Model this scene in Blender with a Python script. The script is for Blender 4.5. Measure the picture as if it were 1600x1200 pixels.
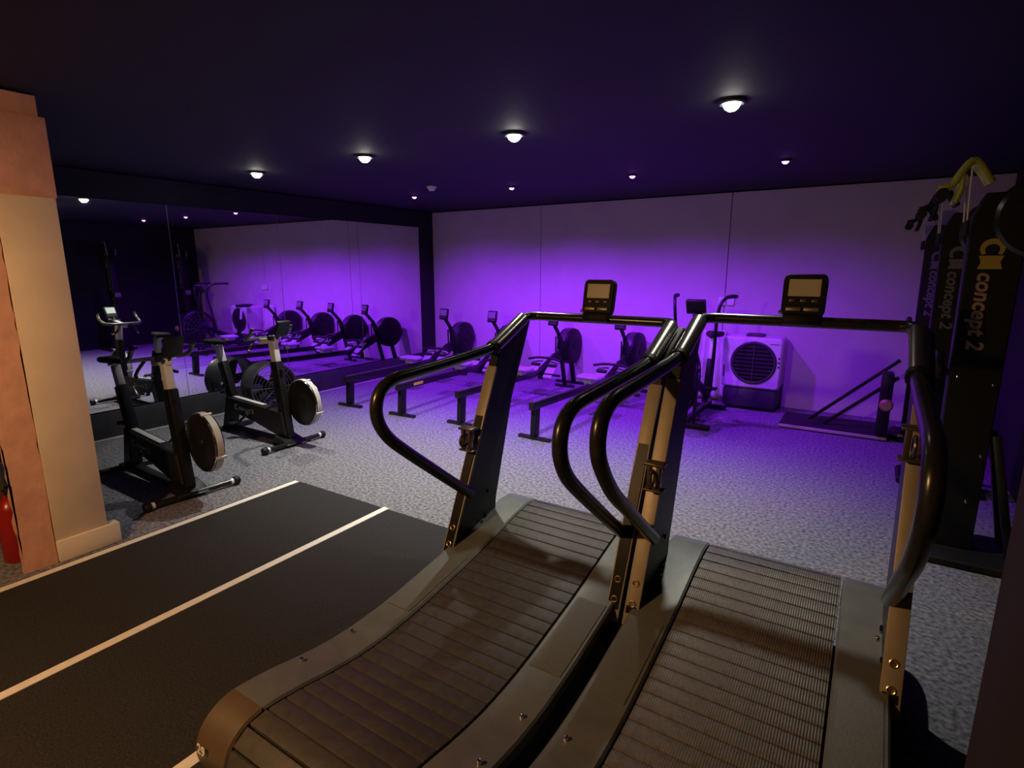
import bpy, bmesh, math, random
from mathutils import Vector, Matrix
random.seed(7)
R = math.radians
for o in list(bpy.data.objects):
    bpy.data.objects.remove(o)
scn = bpy.context.scene
col = scn.collection
MAT = {}

# ------------------------------------------------------------------ camera, world, exposure
cam_d = bpy.data.cameras.new('camera')
cam = bpy.data.objects.new('camera', cam_d)
col.objects.link(cam)
cam_d.sensor_fit = 'HORIZONTAL'
cam_d.sensor_width = 36.0
cam_d.lens = 36.0 * 871.0 / 1600.0
cam_d.clip_start = 0.02
cam.location = (0, 0, 1.66)
cam.rotation_euler = (R(90) - math.atan(181 / 871.0), 0, R(32.65))
scn.camera = cam
w = bpy.data.worlds.new('dark_room')
scn.world = w
w.use_nodes = True
w.node_tree.nodes['Background'].inputs[0].default_value = (0.02, 0.018, 0.03, 1)
w.node_tree.nodes['Background'].inputs[1].default_value = 0.15
scn.view_settings.view_transform = 'Standard'
scn.view_settings.look = 'None'
scn.view_settings.exposure = 0.0
scn.view_settings.gamma = 1.0
scn.view_settings.use_curve_mapping = False

# lamp strengths (watts) and colours; white and purple sit in the downlights, warm in an added pendant
WHITE = (1.0, 0.98, 0.86)
PURPLE = (0.28, 0.018, 1.0)
WARM = (1.0, 0.54, 0.22)
CEIL = 2.55
WHITE_SPOTS = [(-5.09, 3.42, 130), (-3.62, 3.42, 240), (-2.18, 3.43, 215), (-0.77, 3.44, 160)]
PURPLE_SPOTS = [(-5.04, 5.57, 330), (-3.56, 5.55, 430), (-2.12, 5.50, 330), (-0.75, 5.46, 150)]
ADDED_WARM = (-2.2, -0.55, 2.25, 200)
X_LEFT, X_RIGHT, Y_BACK, Y_FRONT = -6.25, 1.03, 7.32, -3.0


# ------------------------------------------------------------------ materials
def mat(name, base, rough=0.5, metal=0.0, noise=0.0, nscale=20.0, bump=0.0, bscale=60.0, emit=None, estr=0.0,
        spec=0.5, wave=None):
    m = bpy.data.materials.new(name)
    m.use_nodes = True
    nt = m.node_tree
    b = nt.nodes['Principled BSDF']
    b.inputs['Base Color'].default_value = (*base, 1)
    b.inputs['Roughness'].default_value = rough
    b.inputs['Metallic'].default_value = metal
    b.inputs['Specular IOR Level'].default_value = spec
    tc = nt.nodes.new('ShaderNodeTexCoord')
    if noise > 0:
        n = nt.nodes.new('ShaderNodeTexNoise')
        n.inputs['Scale'].default_value = nscale
        n.inputs['Detail'].default_value = 4
        nt.links.new(tc.outputs['Object'], n.inputs['Vector'])
        r = nt.nodes.new('ShaderNodeValToRGB')
        r.color_ramp.elements[0].position = 0.3
        r.color_ramp.elements[1].position = 0.7
        lo = tuple(max(0, c * (1 - noise)) for c in base)
        hi = tuple(min(1, c * (1 + noise)) for c in base)
        r.color_ramp.elements[0].color = (*lo, 1)
        r.color_ramp.elements[1].color = (*hi, 1)
        nt.links.new(n.outputs['Fac'], r.inputs['Fac'])
        nt.links.new(r.outputs['Color'], b.inputs['Base Color'])
    if bump > 0:
        if wave:
            n2 = nt.nodes.new('ShaderNodeTexWave')
            n2.bands_direction = wave
            n2.inputs['Scale'].default_value = bscale
        else:
            n2 = nt.nodes.new('ShaderNodeTexNoise')
            n2.inputs['Scale'].default_value = bscale
            n2.inputs['Detail'].default_value = 3
        nt.links.new(tc.outputs['Object'], n2.inputs['Vector'])
        bp = nt.nodes.new('ShaderNodeBump')
        bp.inputs['Strength'].default_value = bump
        bp.inputs['Distance'].default_value = 0.01
        nt.links.new(n2.outputs['Fac'], bp.inputs['Height'])
        nt.links.new(bp.outputs['Normal'], b.inputs['Normal'])
    if emit:
        b.inputs['Emission Color'].default_value = (*emit, 1)
        b.inputs['Emission Strength'].default_value = estr
    MAT[name] = m
    return m


mat('carpet', (0.18, 0.178, 0.205), 0.95, noise=0.6, nscale=45, bump=0.3, bscale=90, spec=0.1)
mat('track_rubber', (0.026, 0.025, 0.026), 0.85, noise=0.5, nscale=120, bump=0.35, bscale=160, spec=0.25)
mat('tape', (0.80, 0.77, 0.72), 0.6, noise=0.06, nscale=30)
mat('wall_paint', (0.52, 0.47, 0.50), 0.85, noise=0.05, nscale=3, bump=0.05, bscale=40)
mat('seam', (0.05, 0.05, 0.06), 0.8, noise=0.1)
mat('ceiling_paint', (0.008, 0.008, 0.015), 0.75, noise=0.15, nscale=2)
mat('black_wall', (0.006, 0.006, 0.009), 0.7, noise=0.2, nscale=3)
mat('brown_wall', (0.013, 0.006, 0.005), 0.8, noise=0.2, nscale=3)
mat('olive_wall', (0.05, 0.045, 0.015), 0.85, noise=0.4, nscale=6)
mat('plinth', (0.035, 0.035, 0.042), 0.6, noise=0.2, nscale=8)
mat('mirror', (0.80, 0.80, 0.84), 0.015, 1.0)
mat('mirror_edge', (0.7, 0.72, 0.75), 0.25, 1.0)
mat('cream_plaster', (0.66, 0.56, 0.46), 0.85, noise=0.08, nscale=4, bump=0.08, bscale=30)
mat('pink_plaster', (0.62, 0.34, 0.25), 0.9, noise=0.12, nscale=9, bump=0.4, bscale=25)
mat('skirting', (0.74, 0.66, 0.58), 0.55, noise=0.05, nscale=6)
mat('black_steel', (0.007, 0.007, 0.008), 0.45, noise=0.2, nscale=40, spec=0.3)
mat('black_satin', (0.014, 0.013, 0.014), 0.27, noise=0.2, nscale=30)
mat('black_plastic', (0.012, 0.012, 0.013), 0.5, noise=0.2, nscale=30, spec=0.25)
mat('black_matte', (0.012, 0.012, 0.013), 0.8, noise=0.2, nscale=30)
mat('sleeve_metal', (0.36, 0.35, 0.31), 0.24, 0.9)
mat('console_black', (0.006, 0.005, 0.005), 0.55, noise=0.2, nscale=30, spec=0.15)
mat('bronze', (0.14, 0.11, 0.08), 0.35, 0.7)
mat('plate_metal', (0.34, 0.29, 0.22), 0.5, 0.35, noise=0.08, nscale=12)
mat('cover_plastic', (0.12, 0.127, 0.118), 0.40, noise=0.14, nscale=14, bump=0.03, bscale=200)
mat('foot_pad', (0.125, 0.132, 0.122), 0.45, noise=0.2, nscale=240, bump=0.2, bscale=300)
mat('end_cap', (0.10, 0.07, 0.045), 0.42, noise=0.12, nscale=10)
mat('slat_smooth', (0.052, 0.046, 0.042), 0.6, noise=0.22, nscale=40, bump=0.06, bscale=180)
mat('slat_ribbed', (0.12, 0.108, 0.098), 0.5, noise=0.2, nscale=70, bump=0.3, bscale=36, wave='X')
mat('chrome', (0.75, 0.75, 0.75), 0.15, 1.0)
mat('aluminium', (0.72, 0.72, 0.70), 0.45, 0.2, noise=0.06, nscale=20)
mat('dark_metal', (0.16, 0.16, 0.17), 0.35, 0.8)
mat('pale_band', (0.48, 0.48, 0.45), 0.55, noise=0.15, nscale=120)
mat('brass', (0.75, 0.55, 0.28), 0.3, 1.0)
mat('screen_tan', (0.17, 0.125, 0.07), 0.35, emit=(0.5, 0.3, 0.12), estr=0.12)
mat('screen_rim', (0.55, 0.42, 0.18), 0.4)
mat('lcd_green', (0.45, 0.52, 0.44), 0.35, emit=(0.6, 0.75, 0.6), estr=0.35)
mat('lcd_dark', (0.16, 0.16, 0.17), 0.3)
mat('button_grey', (0.09, 0.075, 0.065), 0.4)
mat('silver_strip', (0.22, 0.18, 0.14), 0.4, 0.4)
mat('white_print', (0.8, 0.78, 0.72), 0.6)
mat('grey_print', (0.42, 0.42, 0.41), 0.6)
mat('dim_print', (0.12, 0.12, 0.12), 0.6)
mat('yellow_lit_print', (0.38, 0.28, 0.04), 0.6)  # emblem colour carries the yellow light on the nearest ski machine
mat('peach_lit_print', (0.33, 0.22, 0.16), 0.6)  # lettering colour carries the lower, pinker end of that light
mat('yellow_lit_arm', (0.36, 0.40, 0.05), 0.45)  # yellow light on the nearest pulley arms, put into their colour
mat('seat_pale', (0.34, 0.33, 0.38), 0.6, noise=0.1)
mat('cooler_white', (0.62, 0.60, 0.62), 0.4, noise=0.04)
mat('cooler_dark', (0.035, 0.033, 0.045), 0.45, noise=0.15)
mat('cloth_white', (0.58, 0.55, 0.56), 0.9, noise=0.12, nscale=6, bump=0.2, bscale=20)
mat('socket_white', (0.75, 0.73, 0.70), 0.4)
mat('fan_cage', (0.05, 0.045, 0.06), 0.4, 0.4)
mat('red_paint', (0.28, 0.01, 0.008), 0.3, noise=0.05)
mat('cord_white', (0.55, 0.54, 0.5), 0.7)
mat('pale_edge', (0.5, 0.44, 0.42), 0.6)
mat('copper_disc', (0.45, 0.28, 0.16), 0.4, 0.5)
mat('sticker_yellow', (0.75, 0.75, 0.05), 0.5)
mat('lamp_white', (0.9, 0.9, 0.85), 0.4, emit=(1.0, 0.96, 0.86), estr=45)
mat('lamp_purple', (0.5, 0.3, 0.8), 0.4, emit=(0.62, 0.18, 1.0), estr=14)
mat('lamp_warm', (0.9, 0.7, 0.5), 0.4, emit=(1.0, 0.6, 0.3), estr=20)
mat('fitting', (0.03, 0.03, 0.035), 0.5)
mat('detector_white', (0.72, 0.72, 0.70), 0.5)


# ------------------------------------------------------------------ mesh helpers
class MB:
    """collects shapes; build() links them as one mesh object"""
    def __init__(self):
        self.bm = bmesh.new()

    def _merge(self, b):
        me = bpy.data.meshes.new('tmp')
        b.to_mesh(me)
        b.free()
        self.bm.from_mesh(me)
        bpy.data.meshes.remove(me)

    def box(self, c, s, rot=None, bev=0.0, seg=2):
        b = bmesh.new()
        bmesh.ops.create_cube(b, size=1.0)
        bmesh.ops.scale(b, vec=s, verts=b.verts)
        if bev > 0:
            bmesh.ops.bevel(b, geom=list(b.edges), offset=min(bev, min(s) * 0.49), segments=seg, affect='EDGES', profile=0.5)
        M = Matrix.Translation(Vector(c))
        if rot is not None:
            M = M @ rot.to_4x4()
        bmesh.ops.transform(b, matrix=M, verts=b.verts)
        self._merge(b)
        return self

    def bar(self, p, q, wx, wy, up=(0, 0, 1), bev=0.0):
        """rectangular beam from p to q; wx across, wy along 'up'"""
        p, q = Vector(p), Vector(q)
        d = (q - p)
        L = d.length
        z = d.normalized()
        u = Vector(up)
        x = u.cross(z)
        if x.length < 1e-4:
            x = Vector((1, 0, 0)).cross(z)
        x.normalize()
        y = z.cross(x)
        rot = Matrix((x, y, z)).transposed()
        return self.box((p + q) / 2, (wx, wy, L), rot, bev)

    def tube(self, pts, r, seg=12, cap=True):
        pts = [Vector(p) for p in pts]
        n = len(pts)
        rs = r if isinstance(r, (list, tuple)) else [r] * n
        tang = []
        for i in range(n):
            a = pts[max(i - 1, 0)]
            c = pts[min(i + 1, n - 1)]
            tang.append((c - a).normalized())
        t0 = tang[0]
        ref = Vector((0, 0, 1)) if abs(t0.z) < 0.9 else Vector((1, 0, 0))
        x = ref.cross(t0).normalized()
        rings = []
        prev = t0
        for i in range(n):
            t = tang[i]
            ax = prev.cross(t)
            if ax.length > 1e-6:
                ang = prev.angle(t)
                x = Matrix.Rotation(ang, 3, ax.normalized()) @ x
            x = (x - t * x.dot(t)).normalized()
            y = t.cross(x)
            ring = []
            for k in range(seg):
                a = 2 * math.pi * k / seg
                ring.append(self.bm.verts.new(pts[i] + (x * math.cos(a) + y * math.sin(a)) * rs[i]))
            rings.append(ring)
            prev = t
        for i in range(n - 1):
            for k in range(seg):
                self.bm.faces.new((rings[i][k], rings[i][(k + 1) % seg], rings[i + 1][(k + 1) % seg], rings[i + 1][k]))
        if cap:
            self.bm.faces.new(list(reversed(rings[0])))
            self.bm.faces.new(rings[-1])
        return self

    def lathe(self, prof, c=(0, 0, 0), axis='Z', seg=32):
        """prof: list of (radius, height) along the axis"""
        c = Vector(c)
        rings = []
        def P(a, r, h):
            u, v = r * math.cos(a), r * math.sin(a)
            if axis == 'Z': return c + Vector((u, v, h))
            if axis == 'X': return c + Vector((h, u, v))
            return c + Vector((v, h, u))
        for r, h in prof:
            if r < 1e-6:
                rings.append([self.bm.verts.new(P(0, 0, h))])
            else:
                rings.append([self.bm.verts.new(P(2 * math.pi * k / seg, r, h)) for k in range(seg)])
        for a, b in zip(rings, rings[1:]):
            for k in range(seg):
                k2 = (k + 1) % seg
                if len(a) == 1 and len(b) == 1: continue
                if len(a) == 1: self.bm.faces.new((a[0], b[k2], b[k]))
                elif len(b) == 1: self.bm.faces.new((a[k], a[k2], b[0]))
                else: self.bm.faces.new((a[k], a[k2], b[k2], b[k]))
        return self

    def cyl(self, p, q, r, seg=20):
        return self.tube([p, q], r, seg)

    def torus(self, c, axis, R_, r, seg=32, rs=8, a0=0.0, a1=2 * math.pi):
        full = abs(a1 - a0 - 2 * math.pi) < 1e-5
        c = Vector(c)
        n = seg if full else seg + 1
        rings = []
        for i in range(n):
            a = a0 + (a1 - a0) * i / seg
            ring = []
            for k in range(rs):
                b = 2 * math.pi * k / rs
                rr = R_ + r * math.cos(b)
                u, v, h = rr * math.cos(a), rr * math.sin(a), r * math.sin(b)
                p = {'Z': (u, v, h), 'X': (h, u, v), 'Y': (v, h, u)}[axis]
                ring.append(self.bm.verts.new(c + Vector(p)))
            rings.append(ring)
        m = n if full else n - 1
        for i in range(m):
            A, B = rings[i], rings[(i + 1) % n]
            for k in range(rs):
                self.bm.faces.new((A[k], A[(k + 1) % rs], B[(k + 1) % rs], B[k]))
        return self

    def prism(self, pts, a, b, plane='YZ', inset=0.0):
        """closed outline extruded between a and b along the plane's normal; inset chamfers both caps"""
        def P(p, h):
            if plane == 'YZ': return Vector((h, p[0], p[1]))
            if plane == 'XZ': return Vector((p[0], h, p[1]))
            return Vector((p[0], p[1], h))
        n = len(pts)
        cx = sum(p[0] for p in pts) / n
        cy = sum(p[1] for p in pts) / n
        layers = []
        if inset > 0:
            sgn = 1 if b > a else -1
            def shrink(i):
                p0, p1, p2 = Vector(pts[i - 1]), Vector(pts[i]), Vector(pts[(i + 1) % n])
                e1, e2 = (p1 - p0).normalized(), (p2 - p1).normalized()
                nn = Vector((-e1.y, e1.x)) + Vector((-e2.y, e2.x))
                if nn.length < 1e-6: return p1
                nn.normalize()
                area = sum(pts[k - 1][0] * pts[k][1] - pts[k][0] * pts[k - 1][1] for k in range(n))
                return p1 + nn * inset * (1 if area > 0 else -1)
            sm = [shrink(i) for i in range(n)]
            layers = [(sm, a), (pts, a + sgn * inset), (pts, b - sgn * inset), (sm, b)]
        else:
            layers = [(pts, a), (pts, b)]
        L = [[self.bm.verts.new(P(p, h)) for p in ps] for ps, h in layers]
        for A, B in zip(L, L[1:]):
            for k in range(n):
                self.bm.faces.new((A[k], A[(k + 1) % n], B[(k + 1) % n], B[k]))
        f1 = self.bm.faces.new(list(reversed(L[0])))
        f2 = self.bm.faces.new(L[-1])
        bmesh.ops.triangulate(self.bm, faces=[f1, f2])
        return self

    def mesh(self, name, material, sharp=35):
        bmesh.ops.recalc_face_normals(self.bm, faces=self.bm.faces)
        me = bpy.data.meshes.new(name)
        for f in self.bm.faces: f.smooth = True
        self.bm.to_mesh(me)
        self.bm.free()
        me.set_sharp_from_angle(angle=R(sharp))
        me.materials.append(MAT[material])
        return me

    def build(self, name, material, parent=None, sharp=35, label=None):
        o = bpy.data.objects.new(name, self.mesh(name, material, sharp))
        col.objects.link(o)
        if parent: o.parent = parent
        if label: o['label'] = label
        return o


def link(name, me, parent=None, loc=None, rot=None):
    o = bpy.data.objects.new(name, me)
    col.objects.link(o)
    if parent: o.parent = parent
    if loc is not None: o.location = loc
    if rot is not None: o.rotation_euler = rot
    return o


def tag(o, label, cat, group=None):
    o['label'] = label
    o['category'] = cat
    if group: o['group'] = group
    return o


def thing(name, label, cat, loc=(0, 0, 0), rz=0.0, group=None):
    o = bpy.data.objects.new(name, None)
    o.empty_display_size = 0.1
    col.objects.link(o)
    o.location = loc
    o.rotation_euler = (0, 0, rz)
    return tag(o, label, cat, group)


def struct(o):
    o['kind'] = 'structure'
    return o


def copy_tree(o, parent=None):
    c = o.copy()
    col.objects.link(c)
    c.parent = parent
    for ch in list(o.children):
        copy_tree(ch, c)
    return c


def text_mesh(name, s, size, material, depth=0.001, bold=0.0, shear=0.0):
    cu = bpy.data.curves.new('txt', 'FONT')
    cu.body = s
    cu.size = size
    cu.extrude = depth
    cu.offset = bold
    cu.shear = shear
    cu.resolution_u = 3
    cu.align_x = 'LEFT'
    ob = bpy.data.objects.new('txt', cu)
    col.objects.link(ob)
    dg = bpy.context.evaluated_depsgraph_get()
    me = bpy.data.meshes.new_from_object(ob.evaluated_get(dg))
    me.name = name
    bpy.data.objects.remove(ob)
    bpy.data.curves.remove(cu)
    me.materials.clear()
    me.materials.append(MAT[material])
    return me


def crest_pts(n=14):
    """outline of the open ring with a waisted bar, the emblem in front of the lettering (unit height)"""
    out = []
    for i in range(n + 1):
        a = R(50) + R(260) * i / n
        out.append((0.5 + 0.5 * math.cos(a), 0.5 + 0.5 * math.sin(a)))
    for i in range(n, -1, -1):
        a = R(50) + R(260) * i / n
        out.append((0.56 + 0.28 * math.cos(a), 0.5 + 0.3 * math.sin(a)))
    return out


def smooth_path(pts, n=6):
    """Catmull-Rom through the points"""
    P = [Vector(p) for p in pts]
    out = []
    for i in range(len(P) - 1):
        p0 = P[max(i - 1, 0)]
        p1, p2 = P[i], P[i + 1]
        p3 = P[min(i + 2, len(P) - 1)]
        for k in range(n):
            t = k / n
            out.append(0.5 * ((2 * p1) + (p2 - p0) * t + (2 * p0 - 5 * p1 + 4 * p2 - p3) * t * t
                              + (3 * p1 - p0 - 3 * p2 + p3) * t ** 3))
    out.append(P[-1])
    return out


# ------------------------------------------------------------------ the room
W_, D_ = X_RIGHT - X_LEFT, Y_BACK - Y_FRONT
cx, cy = (X_RIGHT + X_LEFT) / 2, (Y_BACK + Y_FRONT) / 2
struct(MB().box((cx, cy, -0.05), (W_ + 0.4, D_ + 0.4, 0.1)).build('floor', 'carpet'))
struct(MB().box((cx, cy, CEIL + 0.06), (W_ + 0.4, D_ + 0.4, 0.1)).build('ceiling', 'ceiling_paint'))
wb = struct(MB().box((cx, Y_BACK + 0.10, CEIL / 2), (W_, 0.16, CEIL)).build('wall_back', 'seam'))
for a, b in ((X_LEFT, -4.194), (-4.186, -1.554), (-1.546, X_RIGHT)):
    p = MB().box(((a + b) / 2, Y_BACK + 0.012, CEIL / 2), (b - a, 0.024, CEIL - 0.004), bev=0.003, seg=1).build('wall_panel', 'wall_paint', wb)
struct(MB().box((X_LEFT - 0.08, cy, CEIL / 2), (0.15, D_, CEIL)).build('wall_left', 'black_wall'))
struct(MB().box((X_RIGHT + 0.05, cy, CEIL / 2), (0.1, D_, CEIL)).build('wall_right', 'black_wall'))
struct(MB().box((cx, Y_FRONT - 0.05, CEIL / 2), (W_, 0.1, CEIL)).build('wall_front', 'black_wall'))
bl = struct(MB().box((X_LEFT + 0.01, 4.1, 0.135), (0.03, 6.4, 0.265), bev=0.004).build('baseboard_left', 'plinth'))
MB().box((X_LEFT + 0.032, 4.1, 0.005), (0.014, 6.4, 0.01)).build('floor_strip', 'aluminium', bl)

# wall stub at the left with its plaster faces and skirting
pier = struct(MB().box((-4.085, 1.197, 1.0), (0.55, 0.256, 2.0)).build('wall_pier', 'cream_plaster'))
random.seed(3)
def ragged(y0, y1, z0, z1, n=40, amp=0.008):
    """strip outline with a rough left and right edge"""
    L = [(y0 + random.uniform(-amp, amp), z0 + (z1 - z0) * i / n) for i in range(n + 1)]
    Rr = [(y1 + random.uniform(-amp, amp) * 0.5, z0 + (z1 - z0) * i / n) for i in range(n + 1)]
    return L + Rr[::-1]
MB().prism(ragged(0.915, 1.062, 0.0, 2.02), -3.83, -3.783, 'YZ').build('plaster_strip', 'pink_plaster', pier)
MB().box((-3.80, 1.196, 1.07), (0.046, 0.258, 1.92), bev=0.003).build('plaster_face', 'cream_plaster', pier)
MB().box((-3.80, 1.225, 0.066), (0.08, 0.318, 0.128), bev=0.006).build('skirting_board', 'skirting', pier)
MB().box((-4.085, 1.11, 2.235), (0.58, 0.46, 0.41), bev=0.005).build('pier_head', 'pink_plaster', pier)
MB().box((-4.10, 1.11, 2.495), (0.55, 0.42, 0.10)).build('pier_cap', 'pink_plaster', pier)
struct(MB().box((-4.41, -0.98, CEIL / 2), (0.08, 4.02, CEIL)).build('wall_recess', 'olive_wall'))
# dark end of a partition at the right
struct(MB().box((0.63, 1.22, CEIL / 2), (0.70, 0.36, CEIL), bev=0.01).build('wall_partition', 'brown_wall'))

# mirror: six panes in a row
mir = thing('wall_mirror', 'long wall mirror of tall panes above a dark plinth, behind the black bikes', 'mirror', (X_LEFT, 4.1, 0.28))
edges = [0.57, 1.85, 3.13, 4.41, 5.69, 6.97]
for i, (a, b) in enumerate(zip(edges, edges[1:])):
    p = MB().box((0.004, (a + b) / 2 - 4.1, 1.01), (0.008, b - a - 0.005, 2.02), bev=0.0015, seg=1).build('mirror_pane', 'mirror', mir)
    p.rotation_euler = (0, 0, R(random.uniform(-0.08, 0.08)))
for e in edges[1:-1]:
    MB().box((0.005, e - 4.1, 1.01), (0.003, 0.004, 2.02)).build('pane_joint', 'mirror_edge', mir)

# black rubber track with taped lanes
trk = thing('track_mat', 'black rubber running track mat with white lane tape, left of the treadmills', 'mat', (-2.7, 1.0, 0))
MB().box((0.0, -0.2, 0.004), (2.02 + 0.02, 3.6, 0.008), bev=0.002, seg=1).build('rubber_sheet', 'track_rubber', trk)
for X, y1 in ((-3.68, 2.59), (-2.72, 2.61), (-1.79, 0.84)):
    MB().box((X + 2.7, (y1 - 1.9) / 2 - 1.0, 0.0092), (0.05, y1 + 1.9, 0.0024)).build('lane_tape', 'tape', trk)


# ------------------------------------------------------------------ ceiling fittings
def lamp(kind, parent, z, watts, colr, size, blend, radius):
    d = bpy.data.lights.new(kind, 'SPOT')
    d.energy = watts
    d.color = colr
    d.spot_size = R(size)
    d.spot_blend = blend
    d.shadow_soft_size = radius
    o = bpy.data.objects.new(kind, d)
    col.objects.link(o)
    o.parent = parent
    o.location = (0, 0, z)
    return o

def downlight(x, y, r, glow, label, group, watts, colr, size, blend, radius, tilt=0.0):
    t = thing('downlight', label, 'ceiling light', (x, y, CEIL), 0, group)
    MB().lathe([(r * 0.78, 0.012), (r * 0.78, -0.006), (r * 1.05, -0.010), (r * 1.25, -0.004), (r * 1.25, 0.012)], seg=24).build('trim_ring', 'fitting', t)
    MB().lathe([(0, -r * 0.75), (r * 0.32, -r * 0.70), (r * 0.58, -r * 0.52), (r * 0.74, -r * 0.25), (r * 0.78, -0.002), (r * 0.78, 0.004), (0, 0.004)], seg=24).build('lens', glow, t)
    b = lamp('bulb', t, -r * 0.75 - 0.012, watts, colr, size, blend, radius)
    b.rotation_euler = (tilt, 0, 0)      # aimed towards the back wall
    return t

wl = ['white downlight farthest left, above the pair of black bikes', 'second lit white downlight from the left wall',
      'third lit white downlight from the left wall', 'brightest white downlight, above the nearest treadmill']
for (x, y, e), l in zip(WHITE_SPOTS, wl):
    downlight(x, y, 0.060, 'lamp_white', l, 'white ceiling downlights', e, WHITE, 96, 1.0, 0.02)
pl = ['small purple downlight nearest the mirror corner', 'small purple downlight above the second and third rowing machines',
      'small purple downlight above the rowing machine farthest right', 'small purple downlight nearest the dark right wall']
for (x, y, e), l in zip(PURPLE_SPOTS, pl):
    downlight(x, y, 0.036, 'lamp_purple', l, 'purple ceiling downlights', e, PURPLE, 128, 0.8, 0.04, R(15))
wx, wy, wz, we = ADDED_WARM
t = thing('added_pendant', 'added warm pendant out of view, stand-in for the unseen source lighting the plaster wall stub', 'pendant lamp', (wx, wy, CEIL))  # pendant added out of view; its form stands in for an unseen warm source
MB().lathe([(0, 0.005), (0.05, 0.005), (0.05, -0.02), (0.012, -0.03), (0, -0.03)], seg=20).build('ceiling_rose', 'fitting', t)
MB().cyl((0, 0, -0.02), (0, 0, wz + 0.10 - CEIL), 0.004, 8).build('flex', 'fitting', t)
MB().lathe([(0, 0.10), (0.022, 0.10), (0.024, 0.055), (0, 0.055)], (0, 0, wz - CEIL), seg=16).build('lamp_holder', 'fitting', t)
bulb = MB().lathe([(0, 0.058), (0.016, 0.057), (0.022, 0.05), (0.022, 0.035), (0.012, 0.026), (0, 0.024)], (0, 0, wz - CEIL), seg=20).build('bulb', 'lamp_warm', t)
d = bpy.data.lights.new('warm_light', 'POINT')
d.energy = we
d.color = WARM
d.shadow_soft_size = 0.07
o = bpy.data.objects.new('warm_light', d)
col.objects.link(o)
o.parent = t
o.location = (0, 0, wz - CEIL)
MB().lathe([(0.024, 0.09), (0.06, 0.085), (0.12, 0.05), (0.155, 0.0), (0.165, -0.012), (0.161, -0.012), (0.150, 0.0), (0.115, 0.045), (0.055, 0.08), (0.024, 0.085)], (0, 0, wz - CEIL), seg=40).build('cutoff_shade', 'fitting', t)  # rim shaped to cut the warm light off the upper wall

t = thing('smoke_detector', 'round white smoke detector on the dark ceiling', 'smoke detector', (-4.29, 5.03, CEIL))
MB().lathe([(0.055, 0.005), (0.055, -0.014), (0.045, -0.018), (0, -0.018)], seg=24).build('mount', 'detector_white', t)
MB().lathe([(0.038, -0.018), (0.036, -0.036), (0.026, -0.043), (0, -0.043)], seg=24).build('sensing_head', 'detector_white', t)


# ------------------------------------------------------------------ curved treadmills
BELT = [(0.748, 0.075), (0.742, 0.13), (0.762, 0.19), (0.81, 0.232), (0.88, 0.248), (1.02, 0.232), (1.15, 0.207), (1.30, 0.188),
        (1.46, 0.186), (1.63, 0.198), (1.83, 0.225), (2.0, 0.25), (2.15, 0.277), (2.35, 0.318), (2.50, 0.343), (2.60, 0.345),
        (2.67, 0.318), (2.70, 0.26), (2.69, 0.19)]
YC = 1.72
def arc_resample(pts, pitch):
    P = smooth_path([(0, a, b) for a, b in pts], 10)
    d = [0]
    for a, b in zip(P, P[1:]): d.append(d[-1] + (b - a).length)
    out = []
    s = pitch / 2
    while s < d[-1]:
        i = max(k for k in range(len(d)) if d[k] <= s)
        i = min(i, len(P) - 2)
        t_ = (s - d[i]) / max(d[i + 1] - d[i], 1e-9)
        p = P[i].lerp(P[i + 1], t_)
        out.append((p, (P[i + 1] - P[i]).normalized()))
        s += pitch
    return out

def offset_curve(pts, off):
    out = []
    n = len(pts)
    for i in range(n):
        a, b = Vector(pts[max(i - 1, 0)]), Vector(pts[min(i + 1, n - 1)])
        t_ = (b - a).normalized()
        out.append((pts[i][0] - t_.y * off, pts[i][1] + t_.x * off))
    return out

def curve2(pts, n=4):
    return [(p.y, p.z) for p in smooth_path([(0, a, b) for a, b in pts], n)]

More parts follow.
